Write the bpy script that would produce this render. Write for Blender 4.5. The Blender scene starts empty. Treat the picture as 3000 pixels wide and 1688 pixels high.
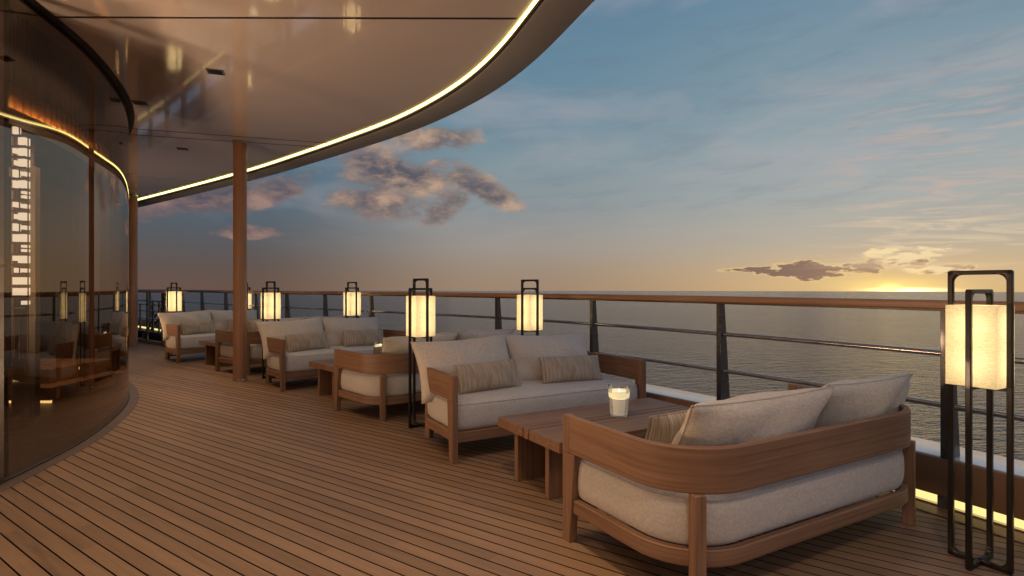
import bpy, bmesh, math, random
from mathutils import Vector, Matrix
from mathutils.geometry import tessellate_polygon
random.seed(7)
SC = bpy.context.scene
COL = SC.collection
R = math.radians

# ------------------------------------------------------------------ helpers
def s2l(c):
    c = c / 255.0
    return c / 12.92 if c <= 0.04045 else ((c + 0.055) / 1.055) ** 2.4
def rgb(r, g, b): return (s2l(r), s2l(g), s2l(b), 1.0)

class MB:
    """collects shapes into one mesh, with a uv layer carrying (along-grain, across-grain)"""
    def __init__(s): s.v = []; s.f = []; s.uv = []
    def add(s, vs, fs, uvs=None):
        o = len(s.v); s.v += [tuple(p) for p in vs]
        for i, f in enumerate(fs):
            s.f.append([a + o for a in f])
            s.uv.append(uvs[i] if uvs else [(0, 0)] * len(f))
        return s
    def box(s, x0, x1, y0, y1, z0, z1, M=None):
        vs = [Vector(p) for p in ((x0,y0,z0),(x1,y0,z0),(x1,y1,z0),(x0,y1,z0),(x0,y0,z1),(x1,y0,z1),(x1,y1,z1),(x0,y1,z1))]
        if M: vs = [M @ p for p in vs]
        return s.add(vs, [(3,2,1,0),(4,5,6,7),(0,1,5,4),(1,2,6,5),(2,3,7,6),(3,0,4,7)])
    def taper(s, bot, top, z0, z1):
        """bot / top = (x0,x1,y0,y1)"""
        vs = []
        for (a, b, c, d), z in ((bot, z0), (top, z1)):
            vs += [(a,c,z),(b,c,z),(b,d,z),(a,d,z)]
        return s.add(vs, [(3,2,1,0),(4,5,6,7),(0,1,5,4),(1,2,6,5),(2,3,7,6),(3,0,4,7)])
    def tube(s, pts, r, n=10, closed=False):
        pts = [Vector(p) for p in pts]; m = len(pts); rings = []
        vs = []; L = 0; us = []
        for i, p in enumerate(pts):
            if closed: t = (pts[(i+1) % m] - pts[i-1]).normalized()
            else: t = (pts[min(i+1, m-1)] - pts[max(i-1, 0)]).normalized()
            up = Vector((0,0,1)) if abs(t.z) < 0.95 else Vector((1,0,0))
            a = t.cross(up).normalized(); b = a.cross(t).normalized()
            rr = r[i] if isinstance(r, (list, tuple)) else r
            if i: L += (pts[i]-pts[i-1]).length
            us.append(L)
            for k in range(n):
                an = 2*math.pi*k/n
                vs.append(p + a*math.cos(an)*rr + b*math.sin(an)*rr)
        fs = []; uvs = []
        for i in range(m if closed else m-1):
            j = (i+1) % m
            for k in range(n):
                k2 = (k+1) % n
                fs.append((i*n+k, i*n+k2, j*n+k2, j*n+k))
                uvs.append([(us[i],k*.02),(us[i],k*.02+.02),(us[j],k*.02+.02),(us[j],k*.02)])
        if not closed:
            fs.append(tuple(range(n))[::-1]); uvs.append([(0,0)]*n)
            fs.append(tuple((m-1)*n+k for k in range(n))); uvs.append([(0,0)]*n)
        return s.add(vs, fs, uvs)
    def sweep(s, path, prof, closed=False):
        """path: 2-d points; prof: closed loop of (offset to the right of travel, z)"""
        m = len(path); n = len(prof); nr = normals(path, closed)
        per = [0]
        for k in range(n):
            a = prof[k]; b = prof[(k+1) % n]; per.append(per[-1] + math.hypot(b[0]-a[0], b[1]-a[1]))
        us = [0]
        for i in range(1, m+1):
            a = path[i-1]; b = path[i % m]; us.append(us[-1] + math.hypot(b[0]-a[0], b[1]-a[1]))
        vs = []
        for i, (x, y) in enumerate(path):
            for (o, z) in prof: vs.append((x + nr[i][0]*o, y + nr[i][1]*o, z))
        fs = []; uvs = []
        for i in range(m if closed else m-1):
            j = (i+1) % m
            for k in range(n):
                k2 = (k+1) % n
                fs.append((i*n+k, i*n+k2, j*n+k2, j*n+k))
                uvs.append([(us[i],per[k]),(us[i],per[k+1]),(us[i+1],per[k+1]),(us[i+1],per[k])])
        if not closed:
            fs.append(tuple(range(n))[::-1]); uvs.append([(0,0)]*n)
            fs.append(tuple((m-1)*n+k for k in range(n))); uvs.append([(0,0)]*n)
        return s.add(vs, fs, uvs)
    def lathe(s, prof, n=32, cx=0, cy=0):
        vs = []; fs = []
        for (r, z) in prof:
            for k in range(n):
                a = 2*math.pi*k/n; vs.append((cx+r*math.cos(a), cy+r*math.sin(a), z))
        for i in range(len(prof)-1):
            for k in range(n):
                k2 = (k+1) % n
                fs.append((i*n+k, i*n+k2, (i+1)*n+k2, (i+1)*n+k))
        fs.append(tuple(range(n))[::-1]); fs.append(tuple((len(prof)-1)*n+k for k in range(n)))
        return s.add(vs, fs)
    def poly(s, loops, z, flip=False):
        loops3 = [[Vector((x, y, z)) for x, y in l] for l in loops]
        tris = tessellate_polygon(loops3)
        flat = [p for l in loops3 for p in l]
        fs = []
        for t in tris:
            a, b, c = (flat[i] for i in t)
            up = (b-a).cross(c-a).z > 0
            fs.append(tuple(t) if up != flip else tuple(t)[::-1])
        return s.add(flat, fs)
    def build(s, name, mat, parent=None, smooth=False, bevel=0, seg=2, sub=0, fix=True, angle=40):
        me = bpy.data.meshes.new(name)
        me.from_pydata(s.v, [], s.f)
        uvl = me.uv_layers.new(name='grain')
        i = 0
        for f in s.uv:
            for c in f: uvl.data[i].uv = c; i += 1
        if fix:
            bm = bmesh.new(); bm.from_mesh(me)
            bmesh.ops.recalc_face_normals(bm, faces=bm.faces); bm.to_mesh(me); bm.free()
        me.materials.append(mat)
        o = bpy.data.objects.new(name, me); COL.objects.link(o)
        if parent: o.parent = parent
        if bevel:
            b = o.modifiers.new('bevel', 'BEVEL'); b.width = bevel; b.segments = seg
            b.limit_method = 'ANGLE'; b.angle_limit = R(30)
        if sub:
            q = o.modifiers.new('sub', 'SUBSURF'); q.levels = sub; q.render_levels = sub
        if smooth or bevel:
            me.polygons.foreach_set('use_smooth', [True]*len(me.polygons))
            if angle < 180: me.set_sharp_from_angle(angle=R(angle))
        return o

def normals(path, closed=False):
    m = len(path); out = []
    for i in range(m):
        if closed: a, b = path[i-1], path[(i+1) % m]
        else: a, b = path[max(i-1, 0)], path[min(i+1, m-1)]
        tx, ty = b[0]-a[0], b[1]-a[1]; l = math.hypot(tx, ty) or 1
        out.append((ty/l, -tx/l))
    return out
def offset(path, d):
    return [(p[0]+n[0]*d, p[1]+n[1]*d) for p, n in zip(path, normals(path))]
def spline(P, per=8):
    out = []
    Q = [(2*P[0][0]-P[1][0], 2*P[0][1]-P[1][1])] + list(P) + [(2*P[-1][0]-P[-2][0], 2*P[-1][1]-P[-2][1])]
    for i in range(1, len(Q)-2):
        p0, p1, p2, p3 = Q[i-1], Q[i], Q[i+1], Q[i+2]
        for k in range(per):
            t = k/per
            out.append(tuple(0.5*(2*p1[c] + (p2[c]-p0[c])*t + (2*p0[c]-5*p1[c]+4*p2[c]-p3[c])*t*t + (3*p1[c]-p0[c]-3*p2[c]+p3[c])*t**3) for c in (0, 1)))
    out.append(tuple(P[-1]))
    return out
def resample(path, step):
    out = [path[0]]; acc = 0
    for a, b in zip(path, path[1:]):
        l = math.hypot(b[0]-a[0], b[1]-a[1])
        while acc + l >= step:
            t = (step-acc)/l; a = (a[0]+(b[0]-a[0])*t, a[1]+(b[1]-a[1])*t); l = math.hypot(b[0]-a[0], b[1]-a[1]); acc = 0
            out.append(a)
        acc += l
    out.append(path[-1])
    return out
def smooth_path(path, it=6):
    p = list(path)
    for _ in range(it):
        p = [p[0]] + [((p[i-1][0]+2*p[i][0]+p[i+1][0])/4, (p[i-1][1]+2*p[i][1]+p[i+1][1])/4) for i in range(1, len(p)-1)] + [p[-1]]
    return p
def tag(o, label=None, cat=None, group=None, kind=None):
    if label: o['label'] = label
    if cat: o['category'] = cat
    if group: o['group'] = group
    if kind: o['kind'] = kind
    return o
def thing(name, loc=(0,0,0), rz=0, label=None, cat=None, group=None):
    o = bpy.data.objects.new(name, None); COL.objects.link(o)
    o.empty_display_size = 0.1
    o.location = loc; o.rotation_euler = (0, 0, rz)
    return tag(o, label, cat, group)
def kids(o): return [c for c in bpy.data.objects if c.parent == o]
def copy_tree(o, parent=None):
    c = o.copy(); COL.objects.link(c); c.parent = parent
    for ch in kids(o): copy_tree(ch, c)
    return c

# ------------------------------------------------------------------ materials
class T:
    """tiny node-writing helper"""
    def __init__(s, tree): s.t = tree; s.n = tree.nodes; s.l = tree.links
    def new(s, typ, **kw):
        n = s.n.new(typ)
        for k, v in kw.items(): setattr(n, k, v)
        return n
    def put(s, sock, v):
        if v is None: return
        if isinstance(v, bpy.types.NodeSocket): s.l.new(v, sock)
        else:
            if hasattr(sock.default_value, '__len__') and not hasattr(v, '__len__'): v = (v,)*len(sock.default_value)
            if hasattr(sock.default_value, '__len__') and len(sock.default_value) == 3 and len(v) == 4: v = v[:3]
            sock.default_value = v
    def m(s, op, a, b=None, c=None, clamp=False):
        n = s.new('ShaderNodeMath', operation=op, use_clamp=clamp)
        s.put(n.inputs[0], a); s.put(n.inputs[1], b)
        if c is not None: s.put(n.inputs[2], c)
        return n.outputs[0]
    def mix(s, f, a, b, mode='MIX'):
        n = s.new('ShaderNodeMix', data_type='RGBA', blend_type=mode)
        s.put(n.inputs[0], f); s.put(n.inputs[6], a); s.put(n.inputs[7], b)
        return n.outputs[2]
    def ss(s, x, lo, hi):
        n = s.new('ShaderNodeMapRange', interpolation_type='SMOOTHSTEP')
        s.put(n.inputs[0], x); n.inputs[1].default_value = lo; n.inputs[2].default_value = hi
        return n.outputs[0]
    def lin(s, x, lo, hi, a=0.0, b=1.0):
        n = s.new('ShaderNodeMapRange')
        s.put(n.inputs[0], x); n.inputs[1].default_value = lo; n.inputs[2].default_value = hi
        n.inputs[3].default_value = a; n.inputs[4].default_value = b
        return n.outputs[0]
    def noise(s, v, scale=5, detail=2, rough=.5, dist=0, out=0, lac=2.0):
        n = s.new('ShaderNodeTexNoise'); s.put(n.inputs['Vector'], v)
        n.inputs['Scale'].default_value = scale; n.inputs['Detail'].default_value = detail
        n.inputs['Roughness'].default_value = rough; n.inputs['Distortion'].default_value = dist
        n.inputs['Lacunarity'].default_value = lac
        return n.outputs[out]
    def map(s, v, scale=(1,1,1), loc=(0,0,0), rot=(0,0,0)):
        n = s.new('ShaderNodeMapping'); s.put(n.inputs[0], v)
        n.inputs[1].default_value = loc; n.inputs[2].default_value = rot; n.inputs[3].default_value = scale
        return n.outputs[0]
    def xyz(s, x, y, z):
        n = s.new('ShaderNodeCombineXYZ'); s.put(n.inputs[0], x); s.put(n.inputs[1], y); s.put(n.inputs[2], z)
        return n.outputs[0]
    def sep(s, v):
        n = s.new('ShaderNodeSeparateXYZ'); s.put(n.inputs[0], v); return n.outputs
    def ramp(s, f, stops, interp='LINEAR'):
        n = s.new('ShaderNodeValToRGB'); s.put(n.inputs[0], f); cr = n.color_ramp; cr.interpolation = interp
        while len(cr.elements) < len(stops): cr.elements.new(0.5)
        for e, (p, c) in zip(cr.elements, stops): e.position = p; e.color = c
        return n.outputs[0]
    def bump(s, h, strength=.3, dist=.01, normal=None):
        n = s.new('ShaderNodeBump'); n.inputs['Strength'].default_value = strength; n.inputs['Distance'].default_value = dist
        s.put(n.inputs['Height'], h)
        if normal: s.put(n.inputs['Normal'], normal)
        return n.outputs[0]

def newmat(name):
    m = bpy.data.materials.new(name); m.use_nodes = True
    t = T(m.node_tree); t.n.clear()
    out = t.new('ShaderNodeOutputMaterial'); t.out = out
    return m, t
def principled(t, color, rough=.5, metal=0, spec=.5, normal=None, coat=0, coat_rough=.05, ior=None, sheen=0):
    p = t.new('ShaderNodeBsdfPrincipled')
    t.put(p.inputs['Base Color'], color); t.put(p.inputs['Roughness'], rough); t.put(p.inputs['Metallic'], metal)
    t.put(p.inputs['Specular IOR Level'], spec); t.put(p.inputs['Coat Weight'], coat); t.put(p.inputs['Coat Roughness'], coat_rough)
    if ior: p.inputs['IOR'].default_value = ior
    if sheen: p.inputs['Sheen Weight'].default_value = sheen; p.inputs['Sheen Roughness'].default_value = .5
    if normal: t.put(p.inputs['Normal'], normal)
    t.l.new(p.outputs[0], t.out.inputs[0])
    return p

def wood(name, axis, dark, light, rough=.5, grain=1.0, coat=0.0):
    m, t = newmat(name)
    tc = t.new('ShaderNodeTexCoord')
    if axis == 'UV':
        u, v, _ = t.sep(tc.outputs['UV']); vec = t.xyz(u, v, 0.0); sc = (1.0, 26.0, 26.0)
    else:
        vec = tc.outputs['Object']; sc = {'X': (1, 26, 26), 'Y': (26, 1, 26), 'Z': (26, 26, 1)}[axis]
    info = t.new('ShaderNodeObjectInfo')
    off = t.m('MULTIPLY', info.outputs['Random'], 7.0)
    va = t.new('ShaderNodeVectorMath', operation='ADD'); t.put(va.inputs[0], vec); t.put(va.inputs[1], t.xyz(off, off, off)); vec = va.outputs[0]
    a = t.noise(t.map(vec, tuple(c*1.6 for c in sc)), 1.0, 5, .62, .6)
    b = t.noise(t.map(vec, tuple(c*8 if c > 1 else 1.6 for c in sc)), 1.0, 3, .65)
    st = t.ss(t.noise(t.map(vec, tuple(c*3.0 if c > 1 else .45 for c in sc)), 1.0, 3, .6), .52, .66)
    c = t.noise(vec, 2.2, 2, .5)
    f = t.m('ADD', t.m('MULTIPLY', a, .75*grain), t.m('MULTIPLY', b, .35*grain))
    f = t.m('ADD', f, t.m('MULTIPLY', c, .3))
    f = t.m('ADD', t.m('MULTIPLY', f, 1.5), -.55 - .2*grain, clamp=True)
    colr = t.mix(f, dark, light)
    colr = t.mix(t.m('MULTIPLY', st, .55*grain), colr, tuple(d*.55 for d in dark[:3])+(1,))
    nrm = t.bump(b, .12, .004)
    principled(t, colr, t.lin(b, 0, 1, rough-.08, rough+.1), 0, .35, nrm, coat, .2)
    return m

WD, WL = (.165, .086, .046, 1), (.39, .23, .132, 1)
W = {k: wood('teak_' + k, k, WD, WL) for k in ('X', 'Y', 'Z', 'UV')}
RAILWOOD = wood('varnished_teak', 'UV', (.30, .145, .066, 1), (.54, .31, .16, 1), .36, .9, .2)
COLWOOD = wood('column_veneer', 'Z', (.31, .165, .095, 1), (.50, .28, .165, 1), .42, .7, .1)
DARKWOOD = wood('walnut', 'Z', (.05, .022, .012, 1), (.11, .052, .028, 1), .45)

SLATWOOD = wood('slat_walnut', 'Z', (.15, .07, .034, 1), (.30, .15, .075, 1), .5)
def fabric(name, ca, cb, scale=300, bump=.35, streak=None):
    m, t = newmat(name)
    tc = t.new('ShaderNodeTexCoord'); vec = tc.outputs['Object']
    w1 = t.noise(t.map(vec, (1, .35, 1)), scale, 2, .6)
    w2 = t.noise(t.map(vec, (.35, 1, .6)), scale*.8, 2, .6)
    w = t.m('ADD', t.m('MULTIPLY', w1, .5), t.m('MULTIPLY', w2, .5))
    big = t.noise(vec, 6, 3, .5)
    f = t.ss(t.m('ADD', t.m('MULTIPLY', w, .9), t.m('MULTIPLY', big, .1)), .28, .72)
    colr = t.mix(f, ca, cb)
    soft = t.noise(t.map(vec, (1, 1, .8)), 9, 3, .55, .6)
    n1 = t.bump(soft, .38, .03)
    nrm = t.bump(w, bump, .003, n1)
    principled(t, colr, .95, 0, .08, nrm, sheen=.12)
    return m
LINEN = fabric('oatmeal_linen', (.48, .425, .345, 1), (.66, .60, .495, 1), 170, .6)
LINEN2 = fabric('pale_linen', (.45, .42, .365, 1), (.62, .58, .51, 1), 190, .5)

def striated():
    m, t = newmat('striated_weave')
    tc = t.new('ShaderNodeTexCoord'); vec = tc.outputs['Object']
    a = t.noise(t.map(vec, (210, 1, 3)), 1.0, 3, .6, .15)
    b = t.noise(t.map(vec, (460, 1, 7)), 1.0, 2, .5)
    f = t.ss(t.m('ADD', t.m('MULTIPLY', a, .65), t.m('MULTIPLY', b, .4)), .4, .66)
    colr = t.mix(f, (.27, .20, .13, 1), (.60, .51, .38, 1))
    principled(t, colr, .9, 0, .1, t.bump(a, .6, .006))
    return m
STRI = striated()

def simple(name, col, rough=.5, metal=0, spec=.5, coat=0, nscale=0, namt=.15, bump=0):
    m, t = newmat(name)
    tc = t.new('ShaderNodeTexCoord')
    nz = t.noise(tc.outputs['Object'], nscale or 14, 4, .6)
    c2 = tuple(min(1, x*(1-namt)) for x in col[:3]) + (1,)
    colr = t.mix(nz, c2, col)
    nrm = t.bump(nz, bump, .003) if bump else None
    principled(t, colr, t.lin(nz, .3, .7, max(.02, rough-.06), rough+.06), metal, spec, nrm, coat)
    return m
BLACKMETAL = simple('dark_bronze_frame', (.014, .0105, .008, 1), .36, .2, .4, .1)
STANCHION = simple('stanchion_metal', (.060, .054, .054, 1), .3, .35, .5, .4)
BAR = simple('rail_bar_metal', (.46, .43, .41, 1), .18, .9, .5)
WHITEPAINT = simple('white_hull_paint', (.74, .76, .80, 1), .16, 0, .6, .4, 3, .05)
KICK = simple('bronze_kick_panel', (.30, .18, .10, 1), .36, .2, .5, .15, 5, .1)
GREYRIM = simple('grey_rim_paint', (.33, .335, .34, 1), .5, 0, .35, 0, 6, .22, .1)
DARK = simple('shadow_gap_black', (.006, .005, .005, 1), .6)
DARKBROWN = simple('dark_brown_lacquer', (.035, .02, .013, 1), .35, 0, .5)
GOLD = simple('pale_gold_frame', (.20, .145, .075, 1), .4, .1)
STONE = simple('tan_stone', (.34, .19, .10, 1), .3, 0, .5, .1)
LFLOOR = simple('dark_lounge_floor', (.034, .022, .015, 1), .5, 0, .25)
def ceiling_mat():
    m, t = newmat('glossy_ceiling_lacquer')
    tc = t.new('ShaderNodeTexCoord')
    nz = t.noise(tc.outputs['Object'], .7, 2, .5)
    colr = t.mix(nz, (.76, .68, .63, 1), (.84, .76, .70, 1))
    wob = t.bump(t.noise(t.map(tc.outputs['Object'], (1, 1, 1)), 1.3, 2, .5), .025, .05)
    p = principled(t, colr, .12, 0, .6, wob, 1.0, .045, 1.55)
    p.inputs['Coat IOR'].default_value = 2.15
    return m
CEIL = ceiling_mat()
def emit(name, col, strength):
    m, t = newmat(name)
    e = t.new('ShaderNodeEmission'); e.inputs[0].default_value = col; e.inputs[1].default_value = strength
    t.l.new(e.outputs[0], t.out.inputs[0]); return m
LED_COVE = emit('cove_led', (1.0, .84, .28, 1), 5.5)
LED_KICK = emit('kick_led', (1.0, .76, .28, 1), 1.25)
LED_IN = emit('slat_led', (1.0, .56, .16, 1), 330.0)
LED_STEP = emit('step_led', (1.0, .66, .22, 1), 2.2)
CUBE = emit('lit_glass_cube', (1.0, .83, .62, 1), 1.7)
FLAME = emit('candle_flame', (1.0, .74, .36, 1), 9.0)

def shade_mat():
    m, t = newmat('lantern_linen_shade')
    tc = t.new('ShaderNodeTexCoord'); vec = tc.outputs['Object']
    a = t.noise(t.map(vec, (1, 1, .12)), 420, 2, .6); b = t.noise(t.map(vec, (.12, .12, 1)), 420, 2, .6)
    w = t.ss(t.m('ADD', t.m('MULTIPLY', a, .5), t.m('MULTIPLY', b, .5)), .36, .64)
    colr = t.mix(w, (.74, .66, .47, 1), (.92, .86, .68, 1))
    d = t.new('ShaderNodeBsdfDiffuse'); t.put(d.inputs[0], colr)
    tr = t.new('ShaderNodeBsdfTranslucent'); t.put(tr.inputs[0], colr)
    mx = t.new('ShaderNodeMixShader'); mx.inputs[0].default_value = .6
    t.l.new(d.outputs[0], mx.inputs[1]); t.l.new(tr.outputs[0], mx.inputs[2]); t.l.new(mx.outputs[0], t.out.inputs[0])
    return m
SHADE = shade_mat()
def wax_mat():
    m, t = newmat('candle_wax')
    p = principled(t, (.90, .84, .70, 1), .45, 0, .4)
    p.inputs['Emission Color'].default_value = (1, .80, .52, 1); p.inputs['Emission Strength'].default_value = .26  # flame light through the wax, put in as emission
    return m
WAX = wax_mat()
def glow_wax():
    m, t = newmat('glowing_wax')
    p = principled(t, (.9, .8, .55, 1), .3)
    p.inputs['Emission Color'].default_value = (1, .83, .45, 1); p.inputs['Emission Strength'].default_value = .7  # brighter band: flame light painted into the wax as its own glow
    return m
GLOWWAX = glow_wax()
def thin_glass(name, tint, ior, gain=1.0, rough=0.0, coat=(1, 1, 1, 1)):
    m, t = newmat(name)
    fr = t.new('ShaderNodeFresnel'); fr.inputs[0].default_value = ior
    f = t.m('MULTIPLY', fr.outputs[0], gain, clamp=True)
    tr = t.new('ShaderNodeBsdfTransparent'); tr.inputs[0].default_value = tint
    gl = t.new('ShaderNodeBsdfGlossy'); gl.inputs[0].default_value = coat; gl.inputs['Roughness'].default_value = rough
    mx = t.new('ShaderNodeMixShader'); t.put(mx.inputs[0], f)
    t.l.new(tr.outputs[0], mx.inputs[1]); t.l.new(gl.outputs[0], mx.inputs[2]); t.l.new(mx.outputs[0], t.out.inputs[0])
    return m
GLASS = thin_glass('tinted_facade_glass', (.52, .46, .40, 1), 2.1, .95, 0.0, (1.0, .89, .78, 1))
JAR = thin_glass('clear_jar_glass', (.98, .985, .985, 1), 1.4, .7)

# deck planking: straight planks laid diagonally, black caulk seams
PN = (.574, .819)
def deck_mat():
    m, t = newmat('caulked_teak_deck')
    tc = t.new('ShaderNodeTexCoord'); x, y, z = t.sep(tc.outputs['Object'])
    c = t.m('ADD', t.m('MULTIPLY', x, PN[0]), t.m('MULTIPLY', y, PN[1]))
    s = t.m('SUBTRACT', t.m('MULTIPLY', x, PN[1]), t.m('MULTIPLY', y, PN[0]))
    q = t.m('DIVIDE', c, .0762)
    idx = t.m('FLOOR', q); fr = t.m('SUBTRACT', q, idx)
    ed = t.m('ABSOLUTE', t.m('SUBTRACT', fr, .5))
    caulk = t.ss(ed, .446, .456)
    wn = t.new('ShaderNodeTexWhiteNoise', noise_dimensions='1D'); t.put(wn.inputs[1], idx)
    shift = t.m('MULTIPLY', wn.outputs[0], 9.0)
    seg = t.m('FLOOR', t.m('ADD', t.m('DIVIDE', s, 2.6), shift))
    wn2 = t.new('ShaderNodeTexWhiteNoise', noise_dimensions='2D'); t.put(wn2.inputs[0], t.xyz(idx, seg, 0.0))
    vec = t.xyz(t.m('ADD', s, shift), t.m('MULTIPLY', c, 30.0), t.m('MULTIPLY', wn2.outputs[0], 20.0))
    a = t.noise(t.map(vec, (1.2, 1, 1)), 1.4, 5, .62, .5)
    b = t.noise(t.map(vec, (5, 6, 1)), 1.4, 3, .6)
    big = t.noise(t.xyz(x, y, 0.0), .55, 3, .5)
    f = t.m('ADD', t.m('MULTIPLY', a, .8), t.m('MULTIPLY', b, .35))
    f = t.m('ADD', f, t.m('MULTIPLY', wn2.outputs[0], .28))
    f = t.m('ADD', f, t.m('MULTIPLY', big, .3))
    f = t.m('ADD', t.m('MULTIPLY', f, 1.25), -.62, clamp=True)
    colr = t.mix(f, (.142, .085, .046, 1), (.385, .240, .134, 1))
    colr = t.mix(caulk, colr, (.006, .005, .005, 1))
    h = t.m('SUBTRACT', t.m('MULTIPLY', b, .12), caulk)
    nrm = t.bump(h, .5, .003)
    principled(t, colr, t.lin(a, .3, .7, .42, .58), 0, t.m('MULTIPLY', t.m('SUBTRACT', 1.0, caulk), .4), nrm)
    return m
DECK = deck_mat()
MARGIN = wood('margin_teak', 'UV', (.17, .082, .042, 1), (.33, .175, .092, 1), .45)

def sea_mat():
    m, t = newmat('evening_sea')
    tc = t.new('ShaderNodeTexCoord'); vec = tc.outputs['Object']
    v2 = t.map(vec, (1, 1, 1), rot=(0, 0, R(-12)))
    a = t.noise(t.map(v2, (.42, 1, 1)), .55, 4, .58, .5)
    b = t.noise(t.map(v2, (.5, 1, 1), rot=(0, 0, R(18))), 1.7, 3, .55, .4)
    c = t.noise(t.map(v2, (.5, 1, 1)), .035, 3, .55)
    h = t.m('ADD', t.m('MULTIPLY', a, 1.0), t.m('MULTIPLY', b, .45))
    h = t.m('MULTIPLY', h, t.lin(c, .25, .75, .55, 1.15))
    nrm = t.bump(h, 1.0, 1.7)
    principled(t, (.030, .046, .056, 1), .13, 0, .5, nrm, ior=1.333)
    return m
SEA = sea_mat()

# ------------------------------------------------------------------ camera
EYE = 1.2
cam = bpy.data.cameras.new('camera'); cam.sensor_width = 36; cam.lens = 36*1667/3000
cam.shift_y = -4/3000; cam.clip_end = 20000; cam.clip_start = .05
camo = bpy.data.objects.new('camera', cam); COL.objects.link(camo)
camo.location = (0, 0, EYE); camo.rotation_euler = (R(90), 0, 0); SC.camera = camo

# ------------------------------------------------------------------ sky
def sky():
    w = bpy.data.worlds.new('World'); SC.world = w; w.use_nodes = True
    t = T(w.node_tree); t.n.clear()
    out = t.new('ShaderNodeOutputWorld'); bg = t.new('ShaderNodeBackground'); t.l.new(bg.outputs[0], out.inputs[0])
    tc = t.new('ShaderNodeTexCoord'); x, y, z = t.sep(tc.outputs['Generated'])
    az = t.m('MULTIPLY', t.m('ARCTAN2', x, y), 57.2958)
    el = t.m('MULTIPLY', t.m('ARCSINE', z), 57.2958)
    f = t.lin(el, -2, 48)
    P = lambda d: (d+2)/50
    def rampd(st): return t.ramp(f, [(P(d), rgb(*c)) for d, c in st])
    left = rampd([(0,(104,83,73)),(2,(96,84,80)),(4.5,(88,90,95)),(8,(78,99,113)),(12,(70,104,125)),(17,(76,112,138)),(27,(88,122,148)),(46,(84,112,142))])
    mid = rampd([(-.4,(158,134,112)),(1.5,(157,138,120)),(4,(156,148,141)),(8,(140,148,151)),(12,(128,147,155)),(18,(106,138,156)),(26,(94,128,152)),(46,(88,116,146))])
    right = rampd([(-.4,(206,172,126)),(1.5,(201,175,140)),(4,(184,174,156)),(8,(165,171,169)),(13,(150,164,170)),(18,(130,152,163)),(26,(108,138,160)),(46,(92,120,150))])
    wl = t.ss(az, -27, 0); wr = t.ss(az, 0, 33)
    base = t.mix(wr, t.mix(wl, left, mid), right)
    back = t.ss(t.m('ABSOLUTE', az), 75, 150)
    base = t.mix(back, base, t.mix(t.ss(el, 3, 14), mid, rgb(156, 170, 208)))
    # broad soft veils
    pv = t.xyz(t.m('MULTIPLY', az, .055), t.m('MULTIPLY', el, .10), 0.0)
    pvr = t.map(pv, rot=(0, 0, R(-24)), scale=(1, 2.0, 1))
    veil = t.noise(pvr, 1.0, 4, .55, .5)
    veil2 = t.noise(t.map(pvr, loc=(7, 3, 0), scale=(1.0, 1.6, 1)), 2.3, 5, .6, .5)
    vm = t.m('MULTIPLY', t.ss(veil, .44, .72), t.ss(el, 2, 9))
    base = t.mix(t.m('MULTIPLY', vm, .34), base, rgb(182, 172, 176))
    vd = t.m('MULTIPLY', t.ss(veil2, .46, .7), t.ss(el, 3, 9))
    base = t.mix(t.m('MULTIPLY', vd, .22), base, rgb(104, 120, 136))
    # sun glow on the horizon
    def glow(a0, e0, sa, se):
        da = t.m('DIVIDE', t.m('SUBTRACT', az, a0), sa); de = t.m('DIVIDE', t.m('SUBTRACT', el, e0), se)
        return t.m('EXPONENT', t.m('MULTIPLY', t.m('ADD', t.m('MULTIPLY', da, da), t.m('MULTIPLY', de, de)), -1.0))
    SA = 33.7
    base = t.mix(t.m('MULTIPLY', glow(SA, .2, 9, 2.0), .5), base, rgb(238, 205, 135))
    # clouds
    def ell(a0, e0, ra, re, rot=0.0):
        da = t.m('SUBTRACT', az, a0); de = t.m('SUBTRACT', el, e0)
        c, s_ = math.cos(R(rot)), math.sin(R(rot))
        p = t.m('DIVIDE', t.m('ADD', t.m('MULTIPLY', da, c), t.m('MULTIPLY', de, s_)), ra)
        q = t.m('DIVIDE', t.m('SUBTRACT', t.m('MULTIPLY', de, c), t.m('MULTIPLY', da, s_)), re)
        return t.m('SUBTRACT', 1.0, t.m('ADD', t.m('MULTIPLY', p, p), t.m('MULTIPLY', q, q)))
    def cumulus(ox=0.0, oy=0.0, nd=8):
        p = t.xyz(t.m('ADD', t.m('MULTIPLY', az, .125), ox), t.m('ADD', t.m('MULTIPLY', el, .25), oy), 3.7)
        n = t.noise(p, 1.7, nd, .62, .12)
        ms = None
        for a in ((-11.8, 11.0, 6.6, 3.7, -6), (-4.0, 10.4, 6.2, 1.5, -24), (-12.5, 8.2, 6.2, 2.2, 0), (-8.0, 14.2, 5.5, 1.6, 5), (-6.8, 8.0, 3.4, 1.7, 30),
                  (-30, 7.6, 8, 1.9, 12), (-22.5, 8.9, 5, 1.5, 25), (-25, 4.9, 3, .7, 0), (-36, 6.4, 6, 1.6, 0)):
            e = ell(*a)
            ms = e if ms is None else t.m('MAXIMUM', ms, e)
        ms = t.m('MAXIMUM', ms, -1.2)
        return t.m('ADD', n, t.m('MULTIPLY', ms, .30))
    d0 = cumulus(); e0 = cumulus(0, 0, 4); d1 = cumulus(.26, -.22, 4)
    alpha = t.ss(d0, .50, .70)
    lit = t.m('ADD', t.m('ADD', t.m('MULTIPLY', t.m('SUBTRACT', e0, d1), 3.5), t.m('MULTIPLY', t.m('SUBTRACT', d0, e0), 1.6)), .25, clamp=True)
    thick = t.ss(d0, .60, .82)
    warm = t.ss(az, -34, -4)
    litc = t.mix(warm, rgb(144, 114, 108), rgb(190, 158, 134)); darkc = t.mix(warm, rgb(84, 79, 90), rgb(90, 85, 94))
    cc = t.mix(lit, darkc, litc)
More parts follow.
